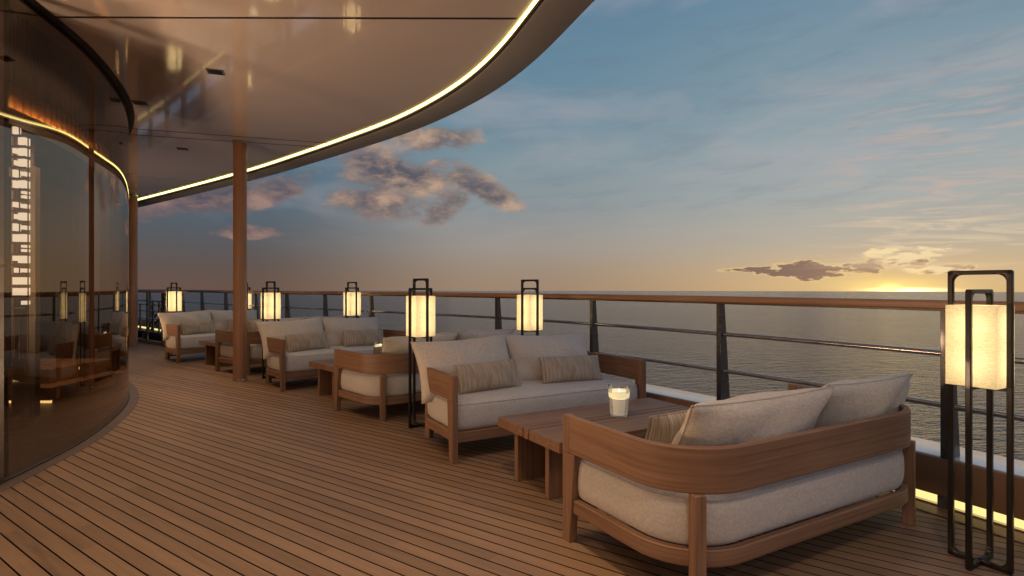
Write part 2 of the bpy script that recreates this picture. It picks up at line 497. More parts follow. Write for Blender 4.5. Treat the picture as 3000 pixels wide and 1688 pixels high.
    cc = t.mix(t.m('MULTIPLY', t.m('SUBTRACT', 1.0, thick), .45), cc, t.mix(.5, base, litc))
    base = t.mix(t.m('MULTIPLY', alpha, .92), base, cc)
    # low dark bank beside the sun, gilded along its edges
    pl = t.xyz(t.m('MULTIPLY', az, .30), t.m('MULTIPLY', el, .85), 9.1)
    nl = t.noise(pl, 1.7, 8, .6, .2)
    ml = None
    for a in ((27.4, 1.45, 4.0, .80, -1), (31.6, 1.65, 2.2, .85, 6), (34.6, 2.0, 1.7, .42, 0), (37.5, 1.4, 2.2, .4, 4), (22, 1.6, 2.4, .3, 0)):
        e = ell(*a); ml = e if ml is None else t.m('MAXIMUM', ml, e)
    ml = t.m('MAXIMUM', ml, -1.5)
    dl = t.m('ADD', nl, t.m('MULTIPLY', ml, .25))
    edge = t.ss(dl, .47, .58); core = t.ss(dl, .55, .65)
    base = t.mix(t.m('MULTIPLY', edge, .55), base, rgb(242, 208, 140))
    base = t.mix(t.m('MULTIPLY', core, .93), base, t.mix(t.ss(az, 24, 40), rgb(118, 96, 92), rgb(170, 136, 108)))
    mp = None
    for a in ((35.2, 2.5, 2.9, .75, 10), (36.6, 1.35, 2.6, .40, 4), (33.2, 2.9, 2.2, .5, 4)):
        e = ell(*a); mp = e if mp is None else t.m('MAXIMUM', mp, e)
    np_ = t.noise(t.map(pl, (1.0, 1.2, 1), loc=(3.3, 1.1, 0)), 2.1, 7, .6, .3)
    puff = t.ss(t.m('ADD', np_, t.m('MULTIPLY', t.m('MAXIMUM', mp, -1.5), .22)), .54, .72)
    base = t.mix(t.m('MULTIPLY', puff, .85), base, rgb(250, 224, 170))
    # cirrus streaks to the right of the sun
    pc = t.map(t.xyz(t.m('MULTIPLY', az, .16), t.m('MULTIPLY', el, .62), 1.3), rot=(0, 0, R(9)))
    nc = t.noise(t.map(pc, (.7, 1.6, 1)), 1.3, 6, .6, .7)
    mc = t.m('MULTIPLY', t.ss(az, 24, 37), t.m('MULTIPLY', t.ss(el, .7, 2.4), t.m('SUBTRACT', 1.0, t.ss(el, 9, 20))))
    cir = t.m('MULTIPLY', t.ss(nc, .44, .68), mc)
    base = t.mix(t.m('MULTIPLY', cir, .75), base, t.mix(t.ss(el, 3.5, 9), rgb(232, 208, 172), rgb(196, 172, 162)))
    # the sun itself, half sunk
    base = t.mix(glow(SA+.1, -.05, 3.4, .75), base, (1.1, .78, .26, 1))
    base = t.mix(glow(SA+1.1, -.28, 2.3, .17), base, (2.6, 2.0, 1.0, 1))
    base = t.mix(glow(SA-.1, -.22, .6, .35), base, (3.0, 1.9, .5, 1))
    # physical twilight sky, faint, under everything
    ns = t.new('ShaderNodeTexSky', sky_type='NISHITA'); ns.sun_disc = False
    ns.sun_elevation = R(1.5); ns.sun_rotation = R(SA)
    nb = t.mix(1.0, ns.outputs[0], (.0012, .0012, .0012, 1), 'MULTIPLY')
    fin = t.mix(1.0, base, nb, 'ADD')
    t.l.new(fin, bg.inputs[0]); bg.inputs[1].default_value = 1.0
    w.cycles.sampling_method = 'MANUAL'; w.cycles.sample_map_resolution = 1024
sky()
sun = bpy.data.lights.new('sun', 'SUN'); sun.energy = .10; sun.angle = R(80); sun.color = (1, .62, .32)
so = bpy.data.objects.new('sun', sun); COL.objects.link(so)
sd = Vector((math.sin(R(33.7))*math.cos(R(4)), math.cos(R(33.7))*math.cos(R(4)), math.sin(R(4))))
so.rotation_euler = sd.to_track_quat('Z', 'Y').to_euler(); so.location = (30, 45, 10)

# ------------------------------------------------------------------ plan curves
RAIL = smooth_path(resample(spline([(3.25,-3.6),(3.42,-2.2),(3.40,-.8),(3.20,.6),(2.84,1.9),(2.33,3.09),(1.60,4.37),(.77,5.56),(-.19,6.66),(-1.16,7.58),(-2.12,8.42),(-3.1,9.26),(-4.05,10.08),(-4.98,10.88),(-6.4,12.22),(-7.8,13.6),(-9.2,15.0),(-10.6,16.3),(-12.4,17.9),(-15,20)]), .12), 8)
GLASSL = smooth_path(resample(spline([(-3.5,-2.2),(-3.15,-.6),(-3.0,.9),(-2.98,2.2),(-3.06,3.2),(-3.18,3.85),(-3.30,4.36),(-3.54,5.0),(-3.86,5.68),(-4.26,6.33),(-4.80,7.02),(-5.55,7.75),(-6.6,8.5),(-8.0,9.2),(-9.6,9.7)]), .08), 8)
STRIP = smooth_path(resample(spline([(1.95,-4.4),(1.80,-2.4),(1.5,-.8),(1.12,.6),(.74,1.8),(.44,2.8),(.146,3.63),(-.116,4.39),(-.52,5.20),(-1.24,6.19),(-2.18,7.15),(-3.2,8.12),(-4.22,9.05),(-6.1,10.6),(-7.97,12.1),(-10,13.7),(-13,15.9)]), .12), 10)
CZ = 3.06

# ------------------------------------------------------------------ sea, deck
mb = MB(); n = 160
vs = [(0, 0, 0)]; fs = []
rad = [25, 60, 140, 320, 700, 1250, 1990]
for r_ in rad: vs += [(r_*math.cos(2*math.pi*k/n), r_*math.sin(2*math.pi*k/n), 0) for k in range(n)]
for k in range(n): fs.append((0, 1+k, 1+(k+1) % n))
for i in range(len(rad)-1):
    for k in range(n):
        k2 = (k+1) % n; fs.append((1+i*n+k, 1+(i+1)*n+k, 1+(i+1)*n+k2, 1+i*n+k2))
mb.add(vs, fs); sea = mb.build('sea', SEA, smooth=True); sea.location = (0, 0, -13.1); tag(sea, kind='structure')

stair_in = [(-6.25, 10.80), (-7.0, 11.44), (-8.24, 12.5), (-9.9, 13.95)]
ro = [p for p in offset(RAIL, -.22)]
seg_out = [p for p in ro if -10.9 < p[0] < -6.75]
hole = stair_in + seg_out[::-1]
outer = offset(RAIL, .03)
loop = outer + [(-24, 20), (-24, -4.5), (3.2, -4.5)]
mb = MB(); mb.poly([loop, hole], 0)
deck = mb.build('deck', DECK); tag(deck, kind='structure')
# margin boards
mm = MB()
mm.sweep(RAIL, [(-.135, .001), (-.135, .004), (-.004, .004), (-.004, .001)])
tag(mm.build('deck_margin', MARGIN), kind='structure')
ml = MB(); ml.sweep(RAIL, [(-.143, .001), (-.143, .0035), (-.1355, .0035), (-.1355, .001)])
tag(ml.build('deck_margin_seam', DARK), kind='structure')
gm = MB(); gm.sweep(GLASSL, [(.007, .001), (.007, .006), (.085, .006), (.09, .001)])
tag(gm.build('deck_margin', simple('grey_teak_edge', (.12, .08, .062, 1), .5, nscale=30), None), kind='structure')

# stairwell below the opening
sw = MB()
hl = hole
for i in range(len(hl)):
    a, b = hl[i], hl[(i+1) % len(hl)]
    sw.add([(a[0],a[1],-2.6),(b[0],b[1],-2.6),(b[0],b[1],-.002),(a[0],a[1],-.002)], [(0,1,2,3)])
sw.poly([hl], -2.6)
tag(sw.build('stairwell', DARKBROWN, fix=False), kind='structure')
cm = MB(); cm.sweep(stair_in[::-1], [(0, .0), (0, .07), (-.06, .07), (-.06, .0)])
st = tag(cm.build('stairwell_coaming', W['UV'], bevel=.004), 'low teak coaming edging the dark stair opening behind the far sofa', 'coaming')

# ------------------------------------------------------------------ bulwark + railing
bw = thing('bulwark', (2.33, 3.09, 0), 0, 'low curved bulwark with bronze kick panel, white ledge and yellow light strip at its foot', 'bulwark')
def wpart(mbld, name, mat, par, **k):
    """part built in world coordinates under an empty that is only translated/rotated"""
    o = mbld.build(name, mat, par, **k)
    o.matrix_parent_inverse = Matrix.Identity(4)
    Mi = (Matrix.Translation(par.location) @ par.rotation_euler.to_matrix().to_4x4()).inverted()
    o.data.transform(Mi)
    return o
m_ = MB(); m_.sweep(RAIL, [(0, .064), (-.004, .07), (0, .265), (.008, .272), (.02, .272), (.02, .064)])
wpart(m_, 'kick_panel', KICK, bw, smooth=True)
m_ = MB(); m_.sweep(RAIL, [(.021, .255), (.021, .273), (.30, .279), (.32, .272), (.34, .20), (.34, -1.2), (.32, -1.2), (.32, .18), (.30, .255)])
wpart(m_, 'ledge', WHITEPAINT, bw, smooth=True)
m_ = MB(); m_.sweep(RAIL, [(.034, .0), (.034, .064), (.045, .064), (.045, .0)])
wpart(m_, 'light_strip', LED_KICK, bw)
m_ = MB(); m_.sweep(RAIL, [(0, .001), (0, .013), (.030, .013), (.030, .001)])
wpart(m_, 'base_sill', BAR, bw)

ra = thing('railing', (2.33, 3.09, .272), 0, 'long curved deck railing with teak handrail, two thin metal bars and tapered dark posts', 'railing')
m_ = MB(); m_.sweep(RAIL, [(-.022,1.078),(-.03,1.086),(-.03,1.118),(-.02,1.127),(.075,1.127),(.085,1.118),(.085,1.086),(.077,1.078)])
wpart(m_, 'handrail', RAILWOOD, ra, smooth=True)
m_ = MB(); m_.sweep(RAIL, [(.0, 1.066), (.0, 1.079), (.05, 1.079), (.05, 1.066)])
wpart(m_, 'rail_bracket', STANCHION, ra)
for zz in (.835, .553):
    m_ = MB(); m_.tube([(p[0], p[1], zz) for p in offset(RAIL, .03)], .0165, 10)
    wpart(m_, 'rail_bar', BAR, ra, smooth=True)
# posts
def nearest(path, P): return min(range(len(path)), key=lambda i: (path[i][0]-P[0])**2+(path[i][1]-P[1])**2)
i0 = nearest(RAIL, (2.33, 3.09)); RN = normals(RAIL)
step = 12.2
idx = []
def bearing_index(t_):
    for i in range(i0-25, len(RAIL)-1):
        a_, b_ = RAIL[i], RAIL[i+1]
        fa, fb = a_[0]-t_*a_[1], b_[0]-t_*b_[1]
        if a_[1] > .5 and fa*fb <= 0: return i + fa/(fa-fb)
for bx in (.760, .363, .139, -.028, -.150, -.250, -.331, -.398, -.453):
    q_ = bearing_index(bx)
    if q_: idx.append(q_)
k = idx[0]-step
while k > 3: idx.append(k); k -= step
k = idx[8]+step
while k < len(RAIL)-4: idx.append(k); k += step
for fi in idx:
    i = int(fi); fr = fi-i
    p = (RAIL[i][0]*(1-fr)+RAIL[i+1][0]*fr, RAIL[i][1]*(1-fr)+RAIL[i+1][1]*fr); nx, ny = RN[i]; tx, ty = -ny, nx; h = .021
    vs = []
    for (o, z) in ((.0, .270), (.115, .270), (.048, 1.07), (.0, 1.07)):
        for s_ in (-h, h): vs.append((p[0]+nx*o+tx*s_, p[1]+ny*o+ty*s_, z))
    fsx = [(0,1,3,2),(2,3,5,4),(4,5,7,6),(6,7,1,0),(0,2,4,6),(1,7,5,3)]
    m_ = MB(); m_.add(vs, fsx); po = wpart(m_, 'post', STANCHION, ra, bevel=.003)
    # foot block under the kick panel
    vs = []
    for (o, z) in ((-.012, .002), (.028, .002), (.028, .068), (-.012, .068)):
        for s_ in (-.03, .03): vs.append((p[0]+nx*o+tx*s_, p[1]+ny*o+ty*s_, z))
    m_ = MB(); m_.add(vs, fsx); wpart(m_, 'post_foot', STANCHION, ra, bevel=.003)

# ------------------------------------------------------------------ stair guard rail at far left
sg = thing('stair_guard', (-6.3, 10.8, 0), 0, 'dark metal guard rails around the stair opening beyond the far sofa', 'guard rail')
gp = offset(resample(stair_in, .3), .03)
def at_len(path, d):
    acc = 0
    for a, b in zip(path, path[1:]):
        l = math.hypot(b[0]-a[0], b[1]-a[1])
        if acc + l >= d: t_ = (d-acc)/l; return (a[0]+(b[0]-a[0])*t_, a[1]+(b[1]-a[1])*t_)
        acc += l
    return path[-1]
for zz, rr in ((.90, .016), (.82, .013), (.68, .013), (.52, .016), (.25, .018)):
    m_ = MB(); m_.tube([(p[0], p[1], zz) for p in gp], rr, 8); wpart(m_, 'guard_bar', STANCHION, sg, smooth=True)
for d_, wdt, z0, z1 in ((.15,.05,0,1.07),(.55,.02,.25,.9),(.8,.02,.25,.9),(1.1,.07,0,1.07),(1.35,.02,.25,.9),(1.7,.025,.25,.9),(2.05,.03,0,1.07),(2.5,.025,.25,.82),(2.9,.03,0,1.07),(3.4,.025,.25,.82),(3.9,.04,0,1.07),(4.6,.04,0,1.07)):
    p = at_len(gp, d_); m_ = MB(); m_.box(p[0]-wdt/2, p[0]+wdt/2, p[1]-.02, p[1]+.02, z0, z1)
    wpart(m_, 'guard_post', STANCHION, sg, bevel=.003)
m_ = MB(); m_.sweep(gp, [(-.03,1.075),(-.035,1.085),(-.035,1.11),(-.025,1.12),(.035,1.12),(.045,1.11),(.045,1.085),(.04,1.075)])
wpart(m_, 'handrail', RAILWOOD, sg, smooth=True)
so2 = [(a[0]+(-.62), a[1]+.68) for a in stair_in]
m_ = MB(); m_.tube([(so2[0][0], so2[0][1], 1.0), (so2[1][0], so2[1][1], .55), (so2[2][0], so2[2][1], -.5)], .025, 8)
wpart(m_, 'stair_handrail', RAILWOOD, sg, smooth=True)
m_ = MB(); m_.tube([(so2[0][0], so2[0][1], .85), (so2[1][0], so2[1][1], .40), (so2[2][0], so2[2][1], -.65)], .018, 8)
wpart(m_, 'guard_bar', STANCHION, sg, smooth=True)

# ------------------------------------------------------------------ roof overhang
roof = thing('roof_overhang', (-2, 4, CZ), 0, 'glossy beige curved ceiling overhang with glowing light strip along its grey rim', 'roof')
far = [(-24, 15.9), (-24, -4.5)]
m_ = MB(); lp = offset(STRIP, .05) + far; m_.poly([lp], CZ, flip=True)
wpart(m_, 'soffit', CEIL, roof, fix=False)
m_ = MB(); lp = offset(STRIP, .30) + far; m_.poly([lp], CZ+.28)
wpart(m_, 'roof_top', WHITEPAINT, roof, fix=False)
m_ = MB(); m_.sweep(STRIP, [(.016, 3.000), (.016, 3.022), (.0338, 3.022), (.0338, 3.000)])
wpart(m_, 'wood_trim', DARKBROWN, roof)
m_ = MB(); m_.sweep(STRIP, [(.034, 2.99), (.034, 3.055), (.30, 3.2), (.345, 3.02), (.335, 3.002), (.31, 2.995), (.06, 2.984)])
wpart(m_, 'rim', GREYRIM, roof, smooth=True)
m_ = MB(); m_.sweep(STRIP, [(.022, 3.0465), (.022, 3.0592), (.033, 3.0592), (.033, 3.0465)])
wpart(m_, 'light_strip', LED_COVE, roof)
m_ = MB(); m_.sweep(STRIP, [(.30, 3.05), (.33, 3.05), (.33, CZ+.3), (.30, CZ+.3)])
wpart(m_, 'fascia', WHITEPAINT, roof)
# panel seams: shallow shadow gaps
def seam(a, b, w=.010, name='panel_seam', mat=DARK):
    dx, dy = b[0]-a[0], b[1]-a[1]; l = math.hypot(dx, dy); nx, ny = dy/l*w/2, -dx/l*w/2
    m_ = MB(); vs = [(a[0]-nx,a[1]-ny),(b[0]-nx,b[1]-ny),(b[0]+nx,b[1]+ny),(a[0]+nx,a[1]+ny)]
    m_.add([(x, y, CZ-.002) for x, y in vs] + [(x, y, CZ+.004) for x, y in vs], [(3,2,1,0),(0,1,5,4),(1,2,6,5),(2,3,7,6),(3,0,4,7)])
    wpart(m_, name, mat, roof)
seam((-3.19, 3.93), (.03, 3.95), .018); seam((-3.15, 3.915), (.04, 3.935), .006, 'seam_lip', BAR)
seam((-5.2, 6.46), (-2.0, 7.50), .016)
seam((-5.2, 6.80), (-2.25, 7.68), .016)
m_ = MB(); m_.sweep(GLASSL, [(.0, CZ-.006), (.0, CZ+.01), (.05, CZ+.01), (.05, CZ-.006)])
wpart(m_, 'shadow_gap', DARK, roof)
m_ = MB(); m_.sweep(GLASSL, [(-.02, CZ-.03), (-.02, CZ-.006), (-.001, CZ-.006), (-.001, CZ-.03)])
wpart(m_, 'glass_channel', BAR, roof)

# downlights recessed in the ceiling
DL = [(-2.565, 4.92, 'square recessed ceiling downlight nearest the camera, left of the near column top'),
      (-3.76, 5.75, 'square recessed ceiling downlight close to the curved glass wall'),
      (-4.44, 7.67, 'square recessed ceiling downlight farthest away, left of the near column top'),
      (-1.75, 2.2, None), (-2.0, -.6, None), (-.1, 2.35, None), (.95, .45, None), (.2, -.9, None), (-6.6, 9.6, None)]  # None entries: unseen downlights added to supply warm light
DL_NEAR = [(.95, .45)]  # unseen stronger spot, added to warm the foreground sofa
dl0 = None
for i, (x, y, lb) in enumerate(DL):
    if dl0 is None:
        d_ = thing('downlight', (x, y, CZ), R(20))
        m_ = MB()
        for bx in ((-.066,.066,-.066,-.054),(-.066,.066,.054,.066),(-.066,-.054,-.054,.054),(.054,.066,-.054,.054)): m_.box(*bx, -.005, -.001)
        m_.build('trim_ring', BAR, d_)
        m_ = MB(); m_.box(-.054, .054, -.054, .054, -.0035, -.001); m_.build('recess_shade', DARK, d_)  # flat black plate painted in for the shade inside the opening
        dl0 = d_
    else:
        d_ = copy_tree(dl0); d_.location = (x, y, CZ)
    tag(d_, lb or 'square ceiling downlight added outside the picture for warm light', 'downlight', 'recessed ceiling downlights')
    L = bpy.data.lights.new('downlight_lamp', 'SPOT'); L.energy = 52; L.color = (1, .72, .49); L.spot_size = R(125); L.spot_blend = 1.0; L.shadow_soft_size = .22
    if (x, y) in DL_NEAR: L.energy = 125; L.color = (1, .64, .36)
    lo = bpy.data.objects.new('downlight_lamp', L); COL.objects.link(lo); lo.parent = d_; lo.location = (0, 0, -.03)

# ------------------------------------------------------------------ columns
def column(x, y, label):
    c = thing('column', (x, y, 0), 0, label, 'column', 'round teak columns')
    m_ = MB(); m_.lathe([(.082, .02), (.082, CZ-.03)], 40); m_.build('shaft', COLWOOD, c, smooth=True)
    m_ = MB(); m_.lathe([(.091, .001), (.091, .016), (.084, .022)], 40); m_.build('base_ring', BAR, c, smooth=True)
    m_ = MB(); m_.lathe([(.0825, CZ-.032), (.088, CZ-.028), (.088, CZ-.002)], 40); m_.build('top_ring', BAR, c, smooth=True)
    return c
column(-3.48, 7.28, 'round brown teak column standing in front of the lantern and back-to-camera far sofa')
column(-7.66, 11.5, 'round brown teak column beside the curved glass wall edge, farther from the camera')

# ------------------------------------------------------------------ glass wall
gw = thing('glass_wall', (-3.3, 4.36, 0), 0, 'tall curved tinted glass wall enclosing the lounge on the left', 'glass wall')
m_ = MB()
nr = normals(GLASSL)
vs = []; fs = []
for (x, y) in GLASSL: vs += [(x, y, .02), (x, y, CZ-.005)]
for i in range(len(GLASSL)-1): fs.append((2*i, 2*i+2, 2*i+3, 2*i+1))
m_.add(vs, fs); wpart(m_, 'pane', GLASS, gw, smooth=True, angle=180)
m_ = MB(); m_.sweep(GLASSL, [(-.03, .001), (-.03, .012), (.006, .012), (.006, .001)]); wpart(m_, 'base_track', DARK, gw)
def ray_hit(px, path):
    s_ = (px-1500)/1667
    for i in range(len(path)-1):
        a, b = path[i], path[i+1]
        fa, fb = a[0]-s_*a[1], b[0]-s_*b[1]
        if a[1] > 1 and fa*fb <= 0: return i
    return None
def mullion(i, w=.022, name='mullion', mat=DARKBROWN, off0=-.06, off1=-.004):
    p = GLASSL[i]; nx, ny = nr[i]; tx, ty = -ny, nx
    M = Matrix(((tx, nx, 0, p[0]), (ty, ny, 0, p[1]), (0, 0, 1, 0), (0, 0, 0, 1)))
    m_ = MB(); m_.box(-w, w, off0, off1, .03, CZ-.03, M); wpart(m_, name, mat, gw)
im = ray_hit(40, GLASSL)
for px_i in (im-34, im):
    mullion(px_i)
jg = nearest(GLASSL, (-4.02, 5.98))

# ------------------------------------------------------------------ lounge interior behind the glass
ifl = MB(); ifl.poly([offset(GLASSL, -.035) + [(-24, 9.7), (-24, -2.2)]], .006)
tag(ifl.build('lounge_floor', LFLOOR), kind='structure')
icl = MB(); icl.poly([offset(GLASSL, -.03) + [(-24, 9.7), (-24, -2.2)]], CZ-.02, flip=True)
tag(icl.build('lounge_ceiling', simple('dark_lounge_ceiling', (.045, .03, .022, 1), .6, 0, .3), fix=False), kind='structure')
ia, ib = nearest(GLASSL, (-3.13, 3.58)), nearest(GLASSL, (-3.84, 5.66))
arc = GLASSL[ia:ib]
sf = thing('soffit_band', (-3.6, 4.9, 2.4), 0, 'curved dark band of vertical slats lit orange from below, inside the glass wall', 'soffit')
m_ = MB(); m_.sweep(arc, [(-.185, 2.292), (-.185, 2.352), (-.175, 2.352), (-.175, 2.314), (-.055, 2.314), (-.055, 2.337), (-.045, 2.337), (-.045, 2.292)]); wpart(m_, 'ledge', DARKBROWN, sf)
m_ = MB(); m_.sweep(arc, [(-.082, 2.317), (-.082, 2.336), (-.0775, 2.336), (-.0775, 2.317)]); wpart(m_, 'light_strip', LED_IN, sf)
m_ = MB(); m_.sweep(arc, [(-.087, 2.3365), (-.087, 2.340), (-.055, 2.340), (-.055, 2.3365)]); wpart(m_, 'added_light_block', DARKBROWN, sf)  # added cap, blocks upward light that would streak the ceiling
m_ = MB(); m_.sweep(arc, [(-.185, 2.353), (-.185, CZ-.021), (-.165, CZ-.021), (-.165, 2.353)]); wpart(m_, 'back_panel', DARKWOOD, sf)
def along(path, step_, w0, w1, z0, z1, hw, name, mat, par):
    sl = resample(path, step_); sn = normals(sl)
    for q in range(1, len(sl)-1):
        p = sl[q]; nx, ny = sn[q]; tx, ty = -ny, nx
        M = Matrix(((tx, nx, 0, p[0]), (ty, ny, 0, p[1]), (0, 0, 1, 0), (0, 0, 0, 1)))
        m_ = MB(); m_.box(-hw, hw, w0, w1, z0, z1, M); wpart(m_, name, mat, par)
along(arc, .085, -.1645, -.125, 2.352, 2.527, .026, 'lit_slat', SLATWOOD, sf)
along(arc, .045, -.1645, -.150, 2.528, CZ-.022, .014, 'slat', DARKWOOD, sf)
# inner partition following the curve, with brass portal at its near end
inw = offset(GLASSL, -.85)
ja, jb = nearest(inw, (-4.36, 5.34)), len(inw)-2
iw = thing('lounge_curtain', (-4.6, 5.6, 0), 0, 'tall bronze curtain hanging in vertical folds just behind the curved glass', 'curtain')
CURT = simple('bronze_curtain', (.30, .20, .135, 1), .8, 0, .2, 0, 9, .25, .15)
cl_ = resample(inw[ja:jb], .018); cn_ = normals(cl_)
fold = []
for q, (p, nn) in enumerate(zip(cl_, cn_)):
    dd = .030*math.sin(q*.018*2*math.pi/.17 + .8*math.sin(q*.05)) + .008*math.sin(q*.71)
    fold.append((p[0]+nn[0]*dd, p[1]+nn[1]*dd))
m_ = MB(); m_.sweep(fold, [(-.003, .02), (-.003, CZ-.021), (.003, CZ-.021), (.003, .02)]); wpart(m_, 'cloth', CURT, iw, smooth=True)
m_ = MB(); m_.sweep(inw[ja:jb], [(-.02, CZ-.06), (-.02, CZ-.03), (.02, CZ-.03), (.02, CZ-.06)]); wpart(m_, 'curtain_rail', DARK, iw)
cw = offset(GLASSL, -.45)
for P_ in ((-3.95, 5.25), (-4.45, 6.1), (-5.2, 6.95)):
    i_ = nearest(cw, P_); q = bpy.data.lights.new('curtain_fill_spot', 'SPOT'); q.energy = 65; q.color = (1, .62, .36); q.shadow_soft_size = .06
    q.spot_size = R(110); q.spot_blend = 1.0  # unseen spots added to wash the curtain with warm light
    qo = bpy.data.objects.new('curtain_fill_spot', q); COL.objects.link(qo); qo.location = (cw[i_][0], cw[i_][1], 2.9)
# deep back wall of the room
bwall = thing('lounge_wall', (-8, 6, 0), 0, 'dark slatted back wall deep inside the lounge', 'wall')
m_ = MB(); m_.box(-9.0, -5.2, 7.35, 7.45, .006, CZ-.021); wpart(m_, 'panel', DARKWOOD, bwall)
m_ = MB(); m_.box(-9.1, -9.0, -2, 7.45, .006, CZ-.021); wpart(m_, 'panel', DARKWOOD, bwall)
for q in range(26):
    xq = -7.6+q*.09
    m_ = MB(); m_.box(xq, xq+.03, 7.31, 7.35, .006, 2.9); wpart(m_, 'slat', DARKBROWN, bwall)
# portal
pt = thing('gold_portal', (-4.4, 5.25, 0), 0, 'tall pale gold door frame beside the glowing cube chandelier', 'door frame')
for bx in ((-4.435, -4.375, 5.22, 5.28, .006, 2.30), (-5.3, -4.435, 5.22, 5.28, 2.22, 2.30)):
    m_ = MB(); m_.box(*bx); wpart(m_, 'frame_post' if bx[4] < 1 else 'frame_head', GOLD, pt, bevel=.004)
# plinth
pl = thing('stepped_plinth', (-5.1, 6.1, 0), 0, 'two-step tan plinth with a yellow light under its lower step', 'plinth')
m_ = MB(); m_.box(-6.2, -4.66, 5.74, 6.9, .05, .18); wpart(m_, 'lower_step', STONE, pl, bevel=.004)
m_ = MB(); m_.box(-6.2, -4.86, 5.98, 6.9, .181, .33); wpart(m_, 'upper_step', STONE, pl, bevel=.004)
m_ = MB(); m_.box(-6.1, -4.70, 5.80, 5.815, .012, .048); wpart(m_, 'light_strip', LED_STEP, pl)
# chandelier of lit cubes
ch = thing('cube_chandelier', (-4.34, 5.02, 2.9), 0, 'tall hanging chandelier of glowing square glass blocks on dark rods inside the lounge', 'chandelier')
CY0 = 5.02
pxx = lambda px: (px-1500)/1667*CY0
xl0, xl1, xm0, xm1 = pxx(44.5), pxx(54), pxx(60.5), pxx(81)
for xr in (xl0-.004, (xl1+xm0)/2, xm1+.004):
    m_ = MB(); m_.box(xr-.003, xr+.003, CY0-.004, CY0+.004, .55, 2.88); wpart(m_, 'rod', DARKBROWN, ch)
rows = 'F.FFFsFtsFsFtFsFFs'
PIT = .0945
for q, c in enumerate(rows):
    zt = 2.70 - q*PIT; z0, z1 = zt-.064, zt
    parts_ = []
    if c == 'F': parts_.append((xm0, xm1, z0, z1))
    elif c == 's': parts_.append(((xm0+xm1)/2-.004, xm1, z0+.012, z1-.018))
    elif c == 't': parts_ += [((xm0+xm1)/2-.004, xm1, z0+.004, z0+.028), ((xm0+xm1)/2-.004, xm1, z0+.042, z1)]
    k_ = (q*7) % 5
    if k_ in (0, 2): parts_.append((xl0, xl1, z0, z1))
    elif k_ == 1: parts_ += [(xl0, xl0+.012, z0+.02, z1), (xl0+.017, xl1, z0+.02, z1)]
    elif k_ == 3: parts_.append((xl0+.012, xl1, z0+.01, z1-.012))
    for (x0, x1, za, zb) in parts_:
        m_ = MB(); m_.box(x0, x1, CY0-.03, CY0+.03, za, zb); wpart(m_, 'glass_block', CUBE, ch, bevel=.003)
    m_ = MB(); m_.box(xl0-.008, xm1+.012, CY0-.034, CY0-.026, z0-.024, z0-.007); wpart(m_, 'cross_bar', DARKBROWN, ch)
m_ = MB(); m_.box(-4.46, -4.22, 4.92, 5.18, 2.88, 2.9); wpart(m_, 'ceiling_plate', DARKBROWN, ch)
cp = bpy.data.lights.new('lounge_fill_point', 'POINT'); cp.energy = 9; cp.color = (1, .64, .34); cp.shadow_soft_size = .12  # unseen point light added away from the chandelier, warm fill for the room
co = bpy.data.objects.new('lounge_fill_point', cp); COL.objects.link(co); co.location = (-5.3, 4.5, 1.9)
for (lx, ly, lz, le, ax) in ((-5.0, 3.3, .35, 620, (.62, .1, .78)), (-4.7, 1.2, .35, 640, (.6, .25, .76)), (-5.0, -1.0, .35, 520, (.6, .3, .74)), (-6.5, 8.15, .35, 220, (.35, .5, .79))):
    q = bpy.data.lights.new('lounge_fill_spot', 'SPOT'); q.energy = le; q.color = (1, .70, .48); q.shadow_soft_size = .25
    q.spot_size = R(150); q.spot_blend = 1.0  # unseen spots added inside the lounge to warm ceiling and columns
    qo = bpy.data.objects.new('lounge_fill_spot', q); COL.objects.link(qo); qo.location = (lx, ly, lz)
    qo.rotation_euler = (-Vector(ax)).to_track_quat('Z', 'Y').to_euler()

# ------------------------------------------------------------------ sofas
L_, D_ = 1.74, .79
def upath(inset, r, y_front, steps=12):
    """front-left -> back -> front-right, outer edge inset by inset; travel keeps the outside on the LEFT"""
    x0, x1, yb = -L_/2+inset, L_/2-inset, D_/2-inset
    pts = [(x0, y_front)]
    yy = y_front
    while yy + .12 < yb-r: yy += .12; pts.append((x0, yy))
    for k in range(steps+1):
        a = math.pi - (math.pi/2)*k/steps; pts.append((x0+r+r*math.cos(a), yb-r+r*math.sin(a)))
    n_ = 8
    for k in range(1, n_): pts.append((x0+r+(x1-x0-2*r)*k/n_, yb))
    for k in range(steps+1):
        a = math.pi/2 - (math.pi/2)*k/steps; pts.append((x1-r+r*math.cos(a), yb-r+r*math.sin(a)))
    tail = []
    yy = y_front
    while yy + .12 < yb-r: tail.append((x1, yy)); yy += .12
    tail.append((x1, yy))
    pts += tail[::-1]
    return pts
def rprof(o0, o1, z0, z1, b=.005):
    return [(o0+b, z0), (o0, z0+b), (o0, z1-b), (o0+b, z1), (o1-b, z1), (o1, z1-b), (o1, z0+b), (o1-b, z0)]

